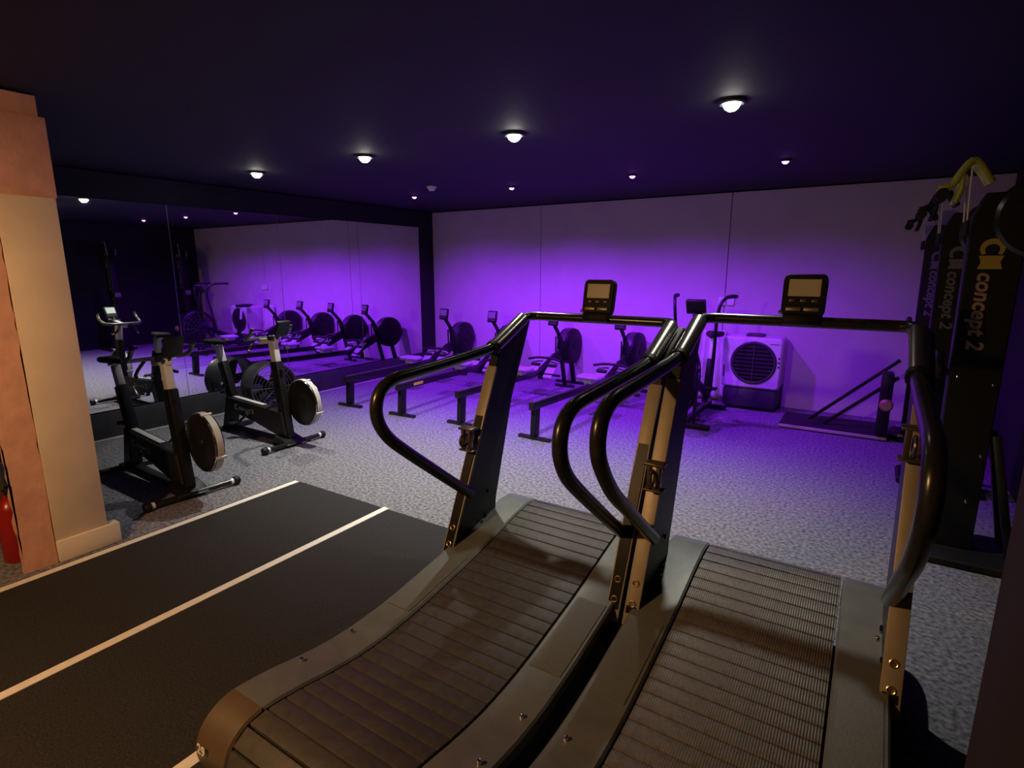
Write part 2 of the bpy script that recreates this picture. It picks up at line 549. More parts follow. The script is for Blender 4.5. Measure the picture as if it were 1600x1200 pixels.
def treadmill(x0, slat_mat, rise, label, clamps):
    t = thing('curved_treadmill', label, 'treadmill', (x0, YC, 0), 0, 'curved treadmills')
    L = lambda p: (p[0] - YC, p[1])
    # running belt: every slat a piece
    slat = MB().box((0, 0, 0), (0.552, 0.0625, 0.016), bev=0.004, seg=2).mesh('belt_slat', slat_mat)
    for p, d in arc_resample(BELT, 0.0665):
        a = math.atan2(d.z, d.y)
        link('belt_slat', slat, t, (0, p.y - YC, p.z - 0.006), (a, 0, 0))
    # belt carcass below the slats
    inner = [L(p) for p in curve2(offset_curve(BELT, -0.03))]
    MB().prism(inner + [(0.94, 0.05), (-0.94, 0.05)], -0.27, 0.27, 'YZ').build('belt_bed', 'black_matte', t)
    for s in (-1, 1):
        top = [L(p) for p in curve2(offset_curve(BELT, 0.006))]
        # split into rear end cap and long cover at y = 0.87
        k = min(range(len(top)), key=lambda i: abs(top[i][0] + YC - 0.872) + (1 if top[i][1] < 0.22 else 0))
        low = [L(p) for p in curve2(offset_curve(BELT, -0.05))]
        xi, xo = s * 0.284, s * 0.455
        cap = MB().prism(top[:k + 1] + low[:k + 1][::-1], xi, xo, 'YZ', 0.008).build('end_cap', 'end_cap', t)
        cov = MB().prism(top[k:] + low[k:][::-1], xi, xo, 'YZ', 0.008).build('side_cover', 'cover_plastic', t)
        # ribbed foot rest let into the cover
        seg = [i for i in range(len(top)) if 1.55 < top[i][0] + YC < 2.00]
        up = [(top[i][0], top[i][1] + 0.003) for i in seg]
        dn = [(top[i][0], top[i][1] - 0.004) for i in seg]
        MB().prism(up + dn[::-1], s * 0.305, s * 0.435, 'YZ').build('foot_rest', 'foot_pad', cov)
        # black frame side under the cover
        mid = [L(p) for p in curve2(offset_curve(BELT, -0.035))]
        MB().prism(mid + [(0.93, 0.045), (-0.93, 0.045)], s * 0.30, s * 0.437, 'YZ').build('frame_side', 'black_plastic', t)
        for yy in (-0.82, 0.82):
            MB().lathe([(0.0, 0.0), (0.03, 0.0), (0.03, 0.02), (0.014, 0.025), (0.014, 0.07), (0, 0.07)], (s * 0.38, yy, 0), seg=16).build('levelling_foot', 'black_plastic', t)
        for yy, zz in ((1.12, 0.226), (2.28, 0.312), (1.36, 0.198)):
            MB().lathe([(0, 0.004), (0.006, 0.003), (0.008, 0.0), (0.008, -0.01)], (s * 0.41, yy - YC, zz + 0.004), seg=10).build('cover_screw', 'chrome', cov)
        # upright
        dz = rise
        out = [(2.02, 0.06), (2.03, 0.24), (2.25, 0.73), (2.475, 1.20 + dz), (2.50, 1.245 + dz), (2.60, 1.305 + dz), (2.76, 1.375 + dz), (2.80, 1.36 + dz),
               (2.755, 1.26 + dz), (2.60, 0.93), (2.44, 0.40), (2.40, 0.06)]
        xa, xb = s * 0.425, s * 0.480
        up_ = MB().prism([L(p) for p in out], xa, xb, 'YZ', 0.004).build('upright', 'black_steel', t)
        # rear plate of the upright
        pa, pb = Vector((s * 0.4525, 2.016 - YC, 0.19)), Vector((s * 0.4525, 2.448 - YC, 1.14 + dz))
        pl_ = MB().bar(pa, pb, 0.062, 0.014, up=(0, 1, 0), bev=0.003).build('rear_plate', 'plate_metal', up_)
        dr = (pb - pa).normalized()
        nrm = Vector((0, -dr.z, dr.y))
        for f_ in (0.085, 0.165):
            c = pa + dr * ((pb - pa).length * f_) + nrm * 0.009
            rot = nrm.to_track_quat('Z', 'Y').to_matrix().to_4x4()
            mb = MB()
            mb.torus((0, 0, 0), 'Z', 0.012, 0.0035, 20, 8)
            mb.lathe([(0, -0.002), (0.009, -0.002)], seg=16)
            bmesh.ops.transform(mb.bm, matrix=Matrix.Translation(c) @ rot, verts=mb.bm.verts)
            mb.build('bolt_ring', 'brass', up_)
        for yy, zz in ((2.12, 0.33), (2.33, 0.33), (2.36, 0.46), (2.15, 0.22)):
            MB().cyl((s * 0.424, yy - YC, zz), (s * 0.416, yy - YC, zz), 0.010, 10).build('side_bolt', 'black_satin', up_)
        # handrail loop
        hx = s * 0.425
        h = [(2.20, 0.50), (2.05, 0.615), (1.87, 0.756), (1.72, 0.875), (1.63, 0.955), (1.58, 1.03), (1.57, 1.10), (1.60, 1.165), (1.675, 1.20),
             (1.80, 1.209), (1.98, 1.217), (2.20, 1.230), (2.36, 1.242), (2.45, 1.262)]
        h = [(a, b + (dz * (1 if b > 0.9 else 0.5))) for a, b in h]
        MB().tube(smooth_path([(hx, a - YC, b) for a, b in h], 4), 0.027, 14).build('handrail', 'black_satin', t)
        q = [(2.41, 1.243 + dz), (2.52, 1.29 + dz), (2.62, 1.335 + dz), (2.715, 1.378 + dz)]
        MB().tube(smooth_path([(hx, a - YC, b) for a, b in q], 4), 0.037, 16).build('rail_sleeve', 'sleeve_metal', t)
        MB().tube([(hx, 2.405 - YC, 1.241 + dz), (hx, 2.43 - YC, 1.251 + dz)], 0.041, 16).build('rail_collar', 'black_plastic', t)
    # top bar across
    b0, z0 = 2.80 - YC, 1.39 + rise
    path = [(-0.425, 2.68 - YC, 1.362 + rise), (-0.425, 2.72 - YC, 1.378 + rise), (-0.415, 2.765 - YC, 1.388 + rise), (-0.385, b0 - 0.008, z0), (-0.34, b0, z0),
            (-0.15, b0, z0), (0.15, b0, z0), (0.34, b0, z0), (0.385, b0 - 0.008, z0), (0.415, 2.765 - YC, 1.388 + rise), (0.425, 2.72 - YC, 1.378 + rise), (0.425, 2.68 - YC, 1.362 + rise)]
    MB().tube(smooth_path(path, 5), 0.0245, 14).build('top_bar', 'black_satin', t)
    # clamp with ring and lever on each upright
    for s, yy, zz in clamps:
        c = Vector((s * 0.435, yy - YC, zz))
        mb = MB()
        mb.box(c + Vector((0, 0, 0.055)), (0.085, 0.06, 0.012), bev=0.003)
        mb.box(c + Vector((0, 0.0, -0.06)), (0.085, 0.05, 0.010), bev=0.003)
        mb.box(c + Vector((-0.02 * s, -0.01, 0.0)), (0.02, 0.03, 0.11), bev=0.003)
        mb.box(c + Vector((0.02 * s, -0.01, 0.0)), (0.016, 0.03, 0.11), bev=0.003)
        mb.torus(c + Vector((0.0, -0.035, 0.0)), 'X', 0.032, 0.007, 20, 8)
        mb.build('clamp', 'bronze', t)
    # console
    con = thing_part(t, 'console', (0, b0 - 0.005, z0 + 0.02), (R(-12), 0, 0))
    return t, con

def thing_part(parent, name, loc, rot):
    """console casing mesh with its own small pieces"""
    ol = []
    wv, hv = 0.088, 0.190
    for cxx, czz, a0 in ((wv - 0.022, hv - 0.03, 0), (-wv + 0.022, hv - 0.03, 90)):
        for k in range(6):
            a = R(a0 + 90 * k / 5)
            ol.append((cxx + 0.022 * math.cos(a), czz + 0.03 * math.sin(a)))
    ol += [(-wv * 0.98, 0.03), (-wv * 0.86, 0.0), (wv * 0.86, 0.0), (wv * 0.98, 0.03)]
    c = MB().prism(ol, -0.022, 0.022, 'XZ', 0.005).build(name, 'console_black', parent)
    c.location = loc
    c.rotation_euler = rot
    MB().box((0, -0.0225, 0.128), (0.128, 0.003, 0.076), bev=0.001, seg=1).build('screen_rim', 'screen_rim', c)
    MB().box((0, -0.0240, 0.128), (0.121, 0.003, 0.069), bev=0.001, seg=1).build('screen', 'screen_tan', c)
    for x in (-0.045, 0.0, 0.045):
        MB().box((x, -0.0235, 0.071), (0.026, 0.006, 0.014), bev=0.003).build('button', 'button_grey', c)
    MB().box((-0.036, -0.026, 0.032), (0.062, 0.012, 0.018), bev=0.004).build('tray_lip', 'silver_strip', c)
    MB().box((0.036, -0.026, 0.032), (0.062, 0.012, 0.018), bev=0.004).build('tray_lip', 'silver_strip', c)
    MB().box((0, -0.004, -0.012), (0.15, 0.07, 0.05), bev=0.012).build('mount', 'console_black', c)
    MB().cyl((-0.08, -0.012, 0.02), (-0.095, -0.012, 0.02), 0.009, 12).build('knob', 'chrome', c)
    return c

tm1, con1 = treadmill(-1.243, 'slat_smooth', 0.0, 'curved treadmill beside the black track mat, with smooth brown belt slats and number 29', [(-1, 2.20, 0.80)])
tm2, con2 = treadmill(-0.258, 'slat_ribbed', 0.035, 'curved treadmill nearest the right wall, with ribbed belt slats', [(-1, 2.20, 0.80), (1, 2.33, 1.06)])
n29 = link('number', text_mesh('number', '29', 0.045, 'white_print', 0.0008, 0.0012), tm1)
n29.location = (-0.425, 0.728 - YC, 0.14)
n29.rotation_euler = (R(84), 0, 0)


# ------------------------------------------------------------------ air-braked exercise bikes (facing the room)
def bike(loc, rz, label):
    t = thing('exercise_bike', label, 'exercise bike', loc, rz, 'black exercise bikes by the mirror')
    # floor bars; local +x is the front
    MB().tube([(0, -0.29, 0.035), (0, 0.29, 0.035)], 0.021, 14).build('front_foot', 'black_satin', t)
    for s in (-1, 1):
        f = MB()
        f.lathe([(0, -0.022), (0.030, -0.022), (0.034, -0.012), (0.034, 0.012), (0.030, 0.022), (0, 0.022)], (0.0, s * 0.315, 0.034), 'Y', 20)
        f.build('transport_wheel', 'black_plastic', t)
        MB().tube([(0, s * 0.27, 0.035), (0, s * 0.292, 0.035)], 0.024, 14).build('foot_collar', 'aluminium', t)
    MB().tube([(-1.06, -0.25, 0.03), (-1.06, 0.25, 0.03)], 0.024, 14).build('rear_foot', 'black_satin', t)
    MB().bar((-1.06, 0, 0.035), (0.0, 0, 0.035), 0.07, 0.03, bev=0.006).build('base_beam', 'black_steel', t)
    MB().prism([(-0.20, 0.03), (0.03, 0.03), (0.0, 0.055), (-0.16, 0.10)], -0.10, 0.10, 'XZ', 0.004).build('front_gusset', 'black_steel', t)
    MB().prism([(-1.12, 0.03), (-1.00, 0.03), (-0.90, 0.33), (-1.01, 0.37)], -0.05, 0.05, 'XZ', 0.006).build('rear_leg', 'black_steel', t)
    # chain case
    cc = MB().prism([(-1.01, 0.37), (-0.10, 0.325), (-0.055, 0.10), (-0.20, 0.085), (-0.55, 0.165), (-0.93, 0.22)], -0.055, 0.045, 'XZ', 0.01).build('chain_case', 'black_plastic', t)
    MB().bar((-0.93, -0.005, 0.372), (-0.42, -0.005, 0.347), 0.045, 0.008, bev=0.002).build('top_strip', 'pale_band', cc)
    em = MB()
    em.prism([(a * 0.06, b * 0.06) for a, b in crest_pts()], -0.0006, 0.0006, 'XY')
    e = em.build('emblem', 'grey_print', cc)
    e.location = (-0.86, -0.0565, 0.255); e.rotation_euler = (R(90), R(3), 0)
    le = link('lettering', text_mesh('lettering', 'concept 2', 0.062, 'grey_print', 0.0006, 0.001, 0.12), cc, (-0.79, -0.0565, 0.262), (R(90), R(3), 0))
    # flywheel with pale perforated band
    fw = (0.075, 0.085, 0.42)
    w_ = MB().lathe([(0, -0.032), (0.10, -0.036), (0.19, -0.036), (0.213, -0.030), (0.218, -0.024), (0.218, 0.024), (0.213, 0.030), (0.19, 0.036), (0.10, 0.036), (0, 0.032)], fw, 'Y', 48).build('flywheel_housing', 'black_satin', t)
    MB().lathe([(0.2195, -0.023), (0.2215, -0.021), (0.2215, 0.021), (0.2195, 0.023)], fw, 'Y', 48).build('vent_band', 'pale_band', w_)
    for s in (-1, 1):
        MB().torus((fw[0], fw[1] + s * 0.031, fw[2]), 'Y', 0.212, 0.004, 48, 8).build('rim_ring', 'chrome', w_)
        MB().lathe([(0.0, s * 0.046), (0.035, s * 0.045), (0.04, s * 0.034)], fw, 'Y', 24).build('hub_cap', 'black_plastic', w_)
    for a in (R(75), R(-20), R(190)):
        c = Vector((fw[0] + 0.224 * math.cos(a), fw[1], fw[2] + 0.224 * math.sin(a)))
        rot = Matrix.Rotation(-a, 3, 'Y')
        MB().box(c, (0.012, 0.075, 0.02), rot, bev=0.003).build('band_clip', 'aluminium', w_)
    # head post and handlebar
    hp = MB().bar((-0.085, 0, 0.06), (-0.185, 0, 0.80), 0.105, 0.075, up=(0, 1, 0), bev=0.012).build('head_post', 'black_steel', t)
    MB().bar((-0.18, 0, 0.78), (-0.207, 0, 0.985), 0.080, 0.055, up=(0, 1, 0), bev=0.006).build('handlebar_post', 'aluminium', t)
    sl = MB().bar((-0.14, 0, 1.005), (-0.40, 0, 0.975), 0.045, 0.05, bev=0.008).build('slider', 'aluminium', t)
    MB().lathe([(0, -0.02), (0.022, -0.02), (0.026, 0), (0.022, 0.02), (0, 0.02)], (-0.15, -0.06, 1.03), 'Y', 16).build('lock_knob', 'black_plastic', sl)
    MB().cyl((-0.15, -0.045, 1.03), (-0.15, 0.05, 1.03), 0.012, 12).build('lock_bolt', 'chrome', sl)
    hb = [(-0.20, -0.20, 1.12), (-0.24, -0.205, 1.06), (-0.33, -0.195, 1.015), (-0.385, -0.15, 1.005), (-0.40, -0.05, 1.002), (-0.40, 0.05, 1.002),
          (-0.385, 0.15, 1.005), (-0.33, 0.195, 1.015), (-0.24, 0.205, 1.06), (-0.20, 0.20, 1.12)]
    MB().tube(smooth_path(hb, 5), 0.0155, 12).build('handlebar', 'dark_metal', t)
    for s in (-1, 1):
        MB().tube(smooth_path([(-0.40, s * 0.06, 0.99), (-0.42, s * 0.10, 0.93), (-0.40, s * 0.13, 0.89), (-0.36, s * 0.14, 0.885)], 5), 0.012, 10).build('elbow_loop', 'black_satin', t)
        MB().tube([(-0.205, s * 0.2005, 1.11), (-0.198, s * 0.1995, 1.125)], 0.018, 12).build('grip_end', 'black_plastic', t)
    arm = MB().bar((-0.16, 0, 1.01), (-0.07, 0, 1.09), 0.03, 0.02, up=(0, 1, 0), bev=0.004).build('monitor_arm', 'black_plastic', t)
    mo = MB().box((0, 0, 0), (0.035, 0.13, 0.15), bev=0.01).build('monitor', 'black_plastic', t)
    mo.location = (-0.05, 0, 1.12)
    mo.rotation_euler = (0, R(28), 0)
    MB().box((-0.0185, 0, 0.02), (0.003, 0.10, 0.078), bev=0.001, seg=1).build('screen', 'lcd_green', mo)
    for y in (-0.036, -0.012, 0.012, 0.036):
        MB().box((-0.0185, y, -0.045), (0.004, 0.016, 0.012), bev=0.002).build('button', 'button_grey', mo)
    # seat tube, post and saddle
    MB().bar((-0.945, 0, 0.28), (-1.085, 0, 0.715), 0.105, 0.07, up=(0, 1, 0), bev=0.008).build('seat_tube', 'black_steel', t)
    MB().bar((-1.08, 0, 0.70), (-1.135, 0, 0.88), 0.078, 0.052, up=(0, 1, 0), bev=0.006).build('seat_post', 'aluminium', t)
    sad = MB()
    ol = [(-0.14, 0.075), (-0.155, 0.04), (-0.155, -0.04), (-0.14, -0.075), (-0.06, -0.068), (0.02, -0.035), (0.12, -0.018), (0.145, 0.0), (0.12, 0.018), (0.02, 0.035), (-0.06, 0.068)]
    sad.prism(ol, 0.0, 0.045, 'XY', 0.014)
    s_ = sad.build('saddle', 'black_matte', t)
    s_.location = (-1.15, 0, 0.895)
    MB().cyl((-0.045, -0.03, -0.012), (-0.045, 0.03, -0.012), 0.016, 12).build('saddle_clamp', 'chrome', s_)
    MB().cyl((-1.0, -0.05, 0.42), (-1.06, -0.06, 0.41), 0.018, 12).build('post_knob', 'black_plastic', t)
    MB().cyl((-0.13, 0.0, 0.72), (-0.08, 0.0, 0.73), 0.016, 12).build('post_knob', 'black_plastic', t)
    # cranks and pedals
    for s, dx, dz in ((-1, -0.13, -0.10), (1, 0.13, 0.10)):
        cr = MB().bar((-0.60, s * 0.085, 0.25), (-0.60 + dx, s * 0.10, 0.25 + dz), 0.016, 0.028, up=(0, 1, 0), bev=0.004).build('crank', 'black_satin', t)
        MB().box((-0.60 + dx, s * 0.155, 0.25 + dz), (0.09, 0.085, 0.02), bev=0.005).build('pedal', 'black_plastic', cr)
    MB().cyl((-0.60, -0.09, 0.25), (-0.60, 0.09, 0.25), 0.018, 16).build('crank_axle', 'chrome', t)
    return t

b1 = bike((-4.06, 1.99, 0), R(-3), 'black exercise bike beside the plaster wall stub, in front of the mirror')
b2 = copy_tree(b1)
b2.location = (-4.49, 3.17, 0)
b2.rotation_euler = (0, 0, R(0))
b2['label'] = 'black exercise bike farther from the plaster wall stub, nearer the rowing machines'


# ------------------------------------------------------------------ drum fan on the floor by the mirror
t = thing('drum_fan', 'round black drum fan with ringed cage, standing behind a bike against the mirror', 'fan', (-5.86, 3.86, 0), R(-8))
DZ, DR = 0.31, 0.27
drum = MB().lathe([(DR - 0.012, -0.13), (DR, -0.13), (DR + 0.008, -0.12), (DR, -0.10), (DR, 0.10), (DR + 0.008, 0.12), (DR, 0.13), (DR - 0.012, 0.13), (DR - 0.012, -0.13)], (0, 0, DZ), 'X', 48).build('drum', 'cooler_dark', t)
for x in (-0.13, 0.13):
    MB().torus((x, 0, DZ), 'X', DR - 0.002, 0.010, 48, 8).build('drum_rim', 'dark_metal', drum)
cg = MB()
for r in (0.08, 0.12, 0.16, 0.20, 0.24):
    cg.torus((0.14 + 0.02 * (1 - r / 0.34), 0, DZ), 'X', r, 0.003, 40, 6)
for k in range(8):
    a = math.pi * k / 4
    cg.tube([(0.165, 0.05 * math.cos(a), DZ + 0.05 * math.sin(a)), (0.135, DR * math.cos(a), DZ + DR * math.sin(a))], 0.004, 6)
cg.build('front_cage', 'dark_metal', t)
MB().lathe([(0, 0.168), (0.05, 0.166), (0.055, 0.15), (0.055, -0.08), (0, -0.08)], (0, 0, DZ), 'X', 24).build('motor', 'black_plastic', t)
bl_ = MB().box((0, 0.145, 0), (0.006, 0.19, 0.10), Matrix.Rotation(R(30), 3, 'Y'), bev=0.002, seg=1).mesh('fan_blade', 'black_plastic')
for k in range(5):
    link('fan_blade', bl_, t, (0.03, 0, DZ), (2 * math.pi * k / 5, 0, 0))
for s in (-1, 1):
    MB().tube(smooth_path([(-0.14, s * 0.20, 0.016), (0.16, s * 0.20, 0.016)], 3), 0.016, 10).build('stand_foot', 'black_satin', t)
    MB().tube([(0.0, s * 0.20, 0.02), (0.0, s * 0.275, 0.16), (0.0, s * 0.288, DZ)], 0.013, 10).build('stand_arm', 'black_satin', t)


# ------------------------------------------------------------------ rowing machines
def rower(loc, rz, label):
    """local +y runs from the rear foot to the flywheel"""
    t = thing('rowing_machine', label, 'rowing machine', loc, rz, 'rowing machines facing the back wall')
    MB().box((0, 0, 0.016), (0.37, 0.05, 0.032), bev=0.008).build('rear_foot', 'black_satin', t)
    MB().bar((0, 0.0, 0.03), (0, 0.02, 0.32), 0.055, 0.09, up=(0, 1, 0), bev=0.006).build('rear_leg', 'black_steel', t)
    MB().bar((0, -0.05, 0.345), (0, 1.86, 0.312), 0.055, 0.072, bev=0.005).build('rail', 'black_satin', t)
    MB().bar((0, -0.045, 0.3835), (0, 1.84, 0.3505), 0.034, 0.006).build('rail_track', 'dark_metal', t)
    MB().box((0, -0.056, 0.345), (0.06, 0.014, 0.078), bev=0.004).build('rail_end', 'black_plastic', t)
    st = MB()
    ol = [(-0.15, -0.05), (-0.13, -0.10), (0, -0.11), (0.13, -0.10), (0.15, -0.05), (0.14, 0.08), (0.06, 0.11), (0.0, 0.09), (-0.06, 0.11), (-0.14, 0.08)]
    st.prism(ol, 0.0, 0.045, 'XY', 0.015)
    s_ = st.build('seat', 'seat_pale', t)
    s_.location = (0, 1.20, 0.41)
    MB().box((0, 0, -0.022), (0.10, 0.14, 0.05), bev=0.008).build('seat_carriage', 'aluminium', s_)
    D = 0.47      # front assembly
    # foot plates
    MB().bar((-0.30, 1.20 + D, 0.30), (0.30, 1.20 + D, 0.30), 0.03, 0.03, bev=0.006).build('foot_bar', 'black_satin', t)
    for s in (-1, 1):
        fp = MB().box((0, 0, 0), (0.13, 0.30, 0.016), bev=0.006).build('foot_plate', 'seat_pale', t)
        fp.location = (s * 0.125, 1.27 + D, 0.36)
        fp.rotation_euler = (R(40), 0, 0)
        MB().box((0, 0.05, 0.022), (0.135, 0.04, 0.03), bev=0.01).build('foot_strap', 'black_matte', fp)
    # inclined frame and front legs
    MB().bar((0, 1.18 + D, 0.285), (0, 1.95 + D, 0.58), 0.075, 0.13, bev=0.01).build('main_frame', 'black_steel', t)
    MB().bar((0, 1.70 + D, 0.78), (0, 1.90 + D, 0.03), 0.05, 0.045, up=(0, 1, 0), bev=0.006).build('front_leg', 'black_steel', t)
    MB().bar((0, 2.06 + D, 0.45), (0, 2.18 + D, 0.03), 0.05, 0.06, up=(0, 1, 0), bev=0.006).build('front_leg', 'black_steel', t)
    MB().box((0, 2.18 + D, 0.018), (0.58, 0.055, 0.036), bev=0.008).build('front_foot', 'black_satin', t)
    MB().box((0, 1.90 + D, 0.018), (0.30, 0.055, 0.036), bev=0.008).build('front_foot', 'black_satin', t)
    # flywheel cage
    fw = (0, 2.03 + D, 0.575)
    w_ = MB().lathe([(0, -0.085), (0.10, -0.095), (0.21, -0.088), (0.245, -0.065), (0.252, -0.05), (0.252, 0.05), (0.245, 0.065), (0.21, 0.088), (0.10, 0.095), (0, 0.085)], fw, 'X', 48).build('flywheel_cage', 'black_plastic', t)
    MB().lathe([(0.2535, -0.042), (0.2555, -0.04), (0.2555, 0.04), (0.2535, 0.042)], fw, 'X', 48).build('vent_band', 'cooler_dark', w_)
    for s in (-1, 1):
        MB().torus((s * 0.07, fw[1], fw[2]), 'X', 0.243, 0.005, 48, 6).build('cage_ring', 'black_plastic', w_)
        MB().lathe([(0, s * 0.103), (0.04, s * 0.101), (0.05, s * 0.092)], fw, 'X', 20).build('hub_cap', 'black_plastic', w_)
    # handle in its rest
    MB().tube(smooth_path([(-0.24, 1.30 + D, 0.47), (-0.12, 1.33 + D, 0.49), (0, 1.335 + D, 0.495), (0.12, 1.33 + D, 0.49), (0.24, 1.30 + D, 0.47)], 5), 0.016, 10).build('handle', 'black_matte', t)
    MB().tube([(0, 1.34 + D, 0.495), (0, 1.76 + D, 0.56)], 0.005, 6).build('chain', 'chrome', t)
    # monitor on its arm
    MB().bar((0, 1.76 + D, 0.66), (0, 1.70 + D, 0.78), 0.04, 0.05, bev=0.006).build('monitor_arm', 'black_plastic', t)
    MB().bar((0, 1.72 + D, 0.75), (0, 1.56 + D, 0.92), 0.03, 0.05, bev=0.006).build('monitor_arm', 'black_plastic', t)
    for s in (-1, 1):
        MB().bar((s * 0.045, 1.70 + D, 0.74), (s * 0.045, 1.70 + D, 0.48), 0.012, 0.02, bev=0.003).build('frame_strut', 'black_plastic', t)
    mo = MB().box((0, 0, 0), (0.145, 0.04, 0.165), bev=0.012).build('monitor', 'black_plastic', t)
    mo.location = (0, 1.545 + D, 0.985)
    mo.rotation_euler = (R(-12), 0, 0)
    MB().box((0, -0.021, 0.018), (0.115, 0.003, 0.09), bev=0.001, seg=1).build('screen', 'lcd_dark', mo)
    for x in (-0.04, -0.013, 0.013, 0.04):
        MB().box((x, -0.021, -0.052), (0.018, 0.004, 0.013), bev=0.002).build('button', 'button_grey', mo)
    return t

rows = [(-5.25, 4.52, -5.43, 'black rowing machine closest to the mirror corner'),
        (-4.40, 4.53, -4.55, 'second black rowing machine from the mirror, with a yellow sticker on its rail'),
        (-3.60, 4.60, -3.57, 'third black rowing machine from the mirror, partly behind a treadmill upright'),
        (-2.67, 4.58, -2.60, 'black rowing machine farthest from the mirror, nearest the treadmills')]
rr = None
for i, (x, y, fx, l) in enumerate(rows):
    if rr is None:
        r_ = rr = rower((x, y, 0), 0, l)
    else:
        r_ = copy_tree(rr)
        r_['label'] = l
    r_.location = (x, y, 0)
    r_.rotation_euler = (0, 0, -math.atan2(fx - x, 2.50))
    if i == 1:
        r2 = r_
MB().box((0.0285, 0.28, 0.338), (0.002, 0.17, 0.032)).build('sticker', 'sticker_yellow', r2, label='yellow sticker')


# ------------------------------------------------------------------ standing ski machines along the right wall
def ski(loc, label, near, letters):
    """local: user side is -x, lettering on the -y side"""
    t = thing('ski_machine', label, 'ski machine', loc, 0, 'ski machines in a row on the right')
    MB().prism([(-0.17, -0.16), (-0.10, -0.24), (0.36, -0.24), (0.36, 0.24), (-0.10, 0.24), (-0.17, 0.16)], 0.0, 0.05, 'XY', 0.012).build('base_plate', 'black_plastic', t)
    for s in (-1, 1):
        MB().bar((0.30, s * 0.16, 0.04), (0.16, s * 0.06, 0.75), 0.04, 0.04, up=(0, 1, 0), bev=0.006).build('brace', 'black_steel', t)
        MB().box((-0.09, s * 0.2, 0.058), (0.05, 0.05, 0.02), bev=0.006).build('base_foot', 'seat_pale', t)
    c_ = MB().prism([(-0.08, 0.05), (0.14, 0.05), (0.14, 1.95), (0.10, 2.05), (-0.05, 2.05), (-0.10, 1.93)], -0.055, 0.055, 'XZ', 0.008).build('column', 'black_steel', t)
    # flywheel at the top behind the column
    MB().lathe([(0, -0.07), (0.10, -0.075), (0.19, -0.07), (0.215, -0.05), (0.215, 0.05), (0.19, 0.07), (0.10, 0.075), (0, 0.07)], (0.20, 0, 1.92), 'Y', 40).build('flywheel_cage', 'black_satin', t)
    m_ = 'yellow_lit_arm' if near else 'black_plastic'  # nearest arms coloured for yellow light falling on them
    for s, dz in ((-1, 0.0), (1, 0.0)):
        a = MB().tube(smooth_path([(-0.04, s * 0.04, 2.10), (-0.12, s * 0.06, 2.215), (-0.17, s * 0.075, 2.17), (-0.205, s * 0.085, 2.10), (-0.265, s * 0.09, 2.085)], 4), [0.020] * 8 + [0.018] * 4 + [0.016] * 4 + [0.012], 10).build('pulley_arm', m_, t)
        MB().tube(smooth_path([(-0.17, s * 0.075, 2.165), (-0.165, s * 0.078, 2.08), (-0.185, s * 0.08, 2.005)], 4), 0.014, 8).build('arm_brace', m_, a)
        MB().lathe([(0, -0.014), (0.032, -0.014), (0.027, 0), (0.032, 0.014), (0, 0.014)], (-0.245, s * 0.09, 2.05), 'Y', 20).build('pulley', 'black_plastic', a)
        MB().tube([(-0.135, s * 0.10, 2.17), (-0.12, s * 0.07, 1.90)], 0.005, 6).build('cord', 'cord_white', t)
        MB().tube([(-0.12, s * 0.07, 1.91), (-0.118, s * 0.07, 1.83)], [0.011, 0.014], 10).build('handle', 'black_matte', t)
    mo = MB().box((-0.14, 0, 1.12), (0.04, 0.13, 0.15), bev=0.01).build('monitor', 'black_plastic', t)
    MB().box((-0.1615, 0, 1.135), (0.003, 0.10, 0.08)).build('screen', 'lcd_dark', mo)
    MB().bar((-0.07, 0, 1.06), (-0.125, 0, 1.10), 0.03, 0.03, bev=0.005).build('monitor_arm', 'black_plastic', t)
    for x, z in ((0.11, 1.03), (-0.05, 0.62), (0.11, 0.62), (0.08, 0.34), (-0.05, 1.06)):
        MB().lathe([(0, -0.063), (0.007, -0.060), (0.010, -0.054)], (x, 0, z), 'Y', 10).build('bolt', 'chrome', c_)
    # emblem and lettering run down the side
    em = MB()
    em.prism([(a * 0.105, b * 0.105) for a, b in crest_pts()], -0.0006, 0.0006, 'XY')
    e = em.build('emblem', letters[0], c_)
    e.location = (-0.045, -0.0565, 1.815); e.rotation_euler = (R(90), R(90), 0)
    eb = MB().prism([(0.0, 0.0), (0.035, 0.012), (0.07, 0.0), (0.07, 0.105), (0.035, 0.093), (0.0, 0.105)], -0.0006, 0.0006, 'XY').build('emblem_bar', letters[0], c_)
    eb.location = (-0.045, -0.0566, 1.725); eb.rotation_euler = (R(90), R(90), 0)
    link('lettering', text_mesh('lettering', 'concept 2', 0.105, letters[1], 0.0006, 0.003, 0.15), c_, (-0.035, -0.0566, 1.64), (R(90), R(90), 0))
    return t

s1 = ski((0.50, 4.0, 0), 'ski machine with pulley arms and lettering coloured as lit yellow, nearest of the three', True, ('yellow_lit_print', 'peach_lit_print'))
s2 = ski((0.48, 5.3, 0), 'middle ski machine of the row, with dim white lettering', False, ('dim_print', 'dim_print'))
s3 = copy_tree(s2)
s3.location = (0.46, 6.65, 0)
s3['label'] = 'ski machine farthest away, against the back wall, with faint lettering'


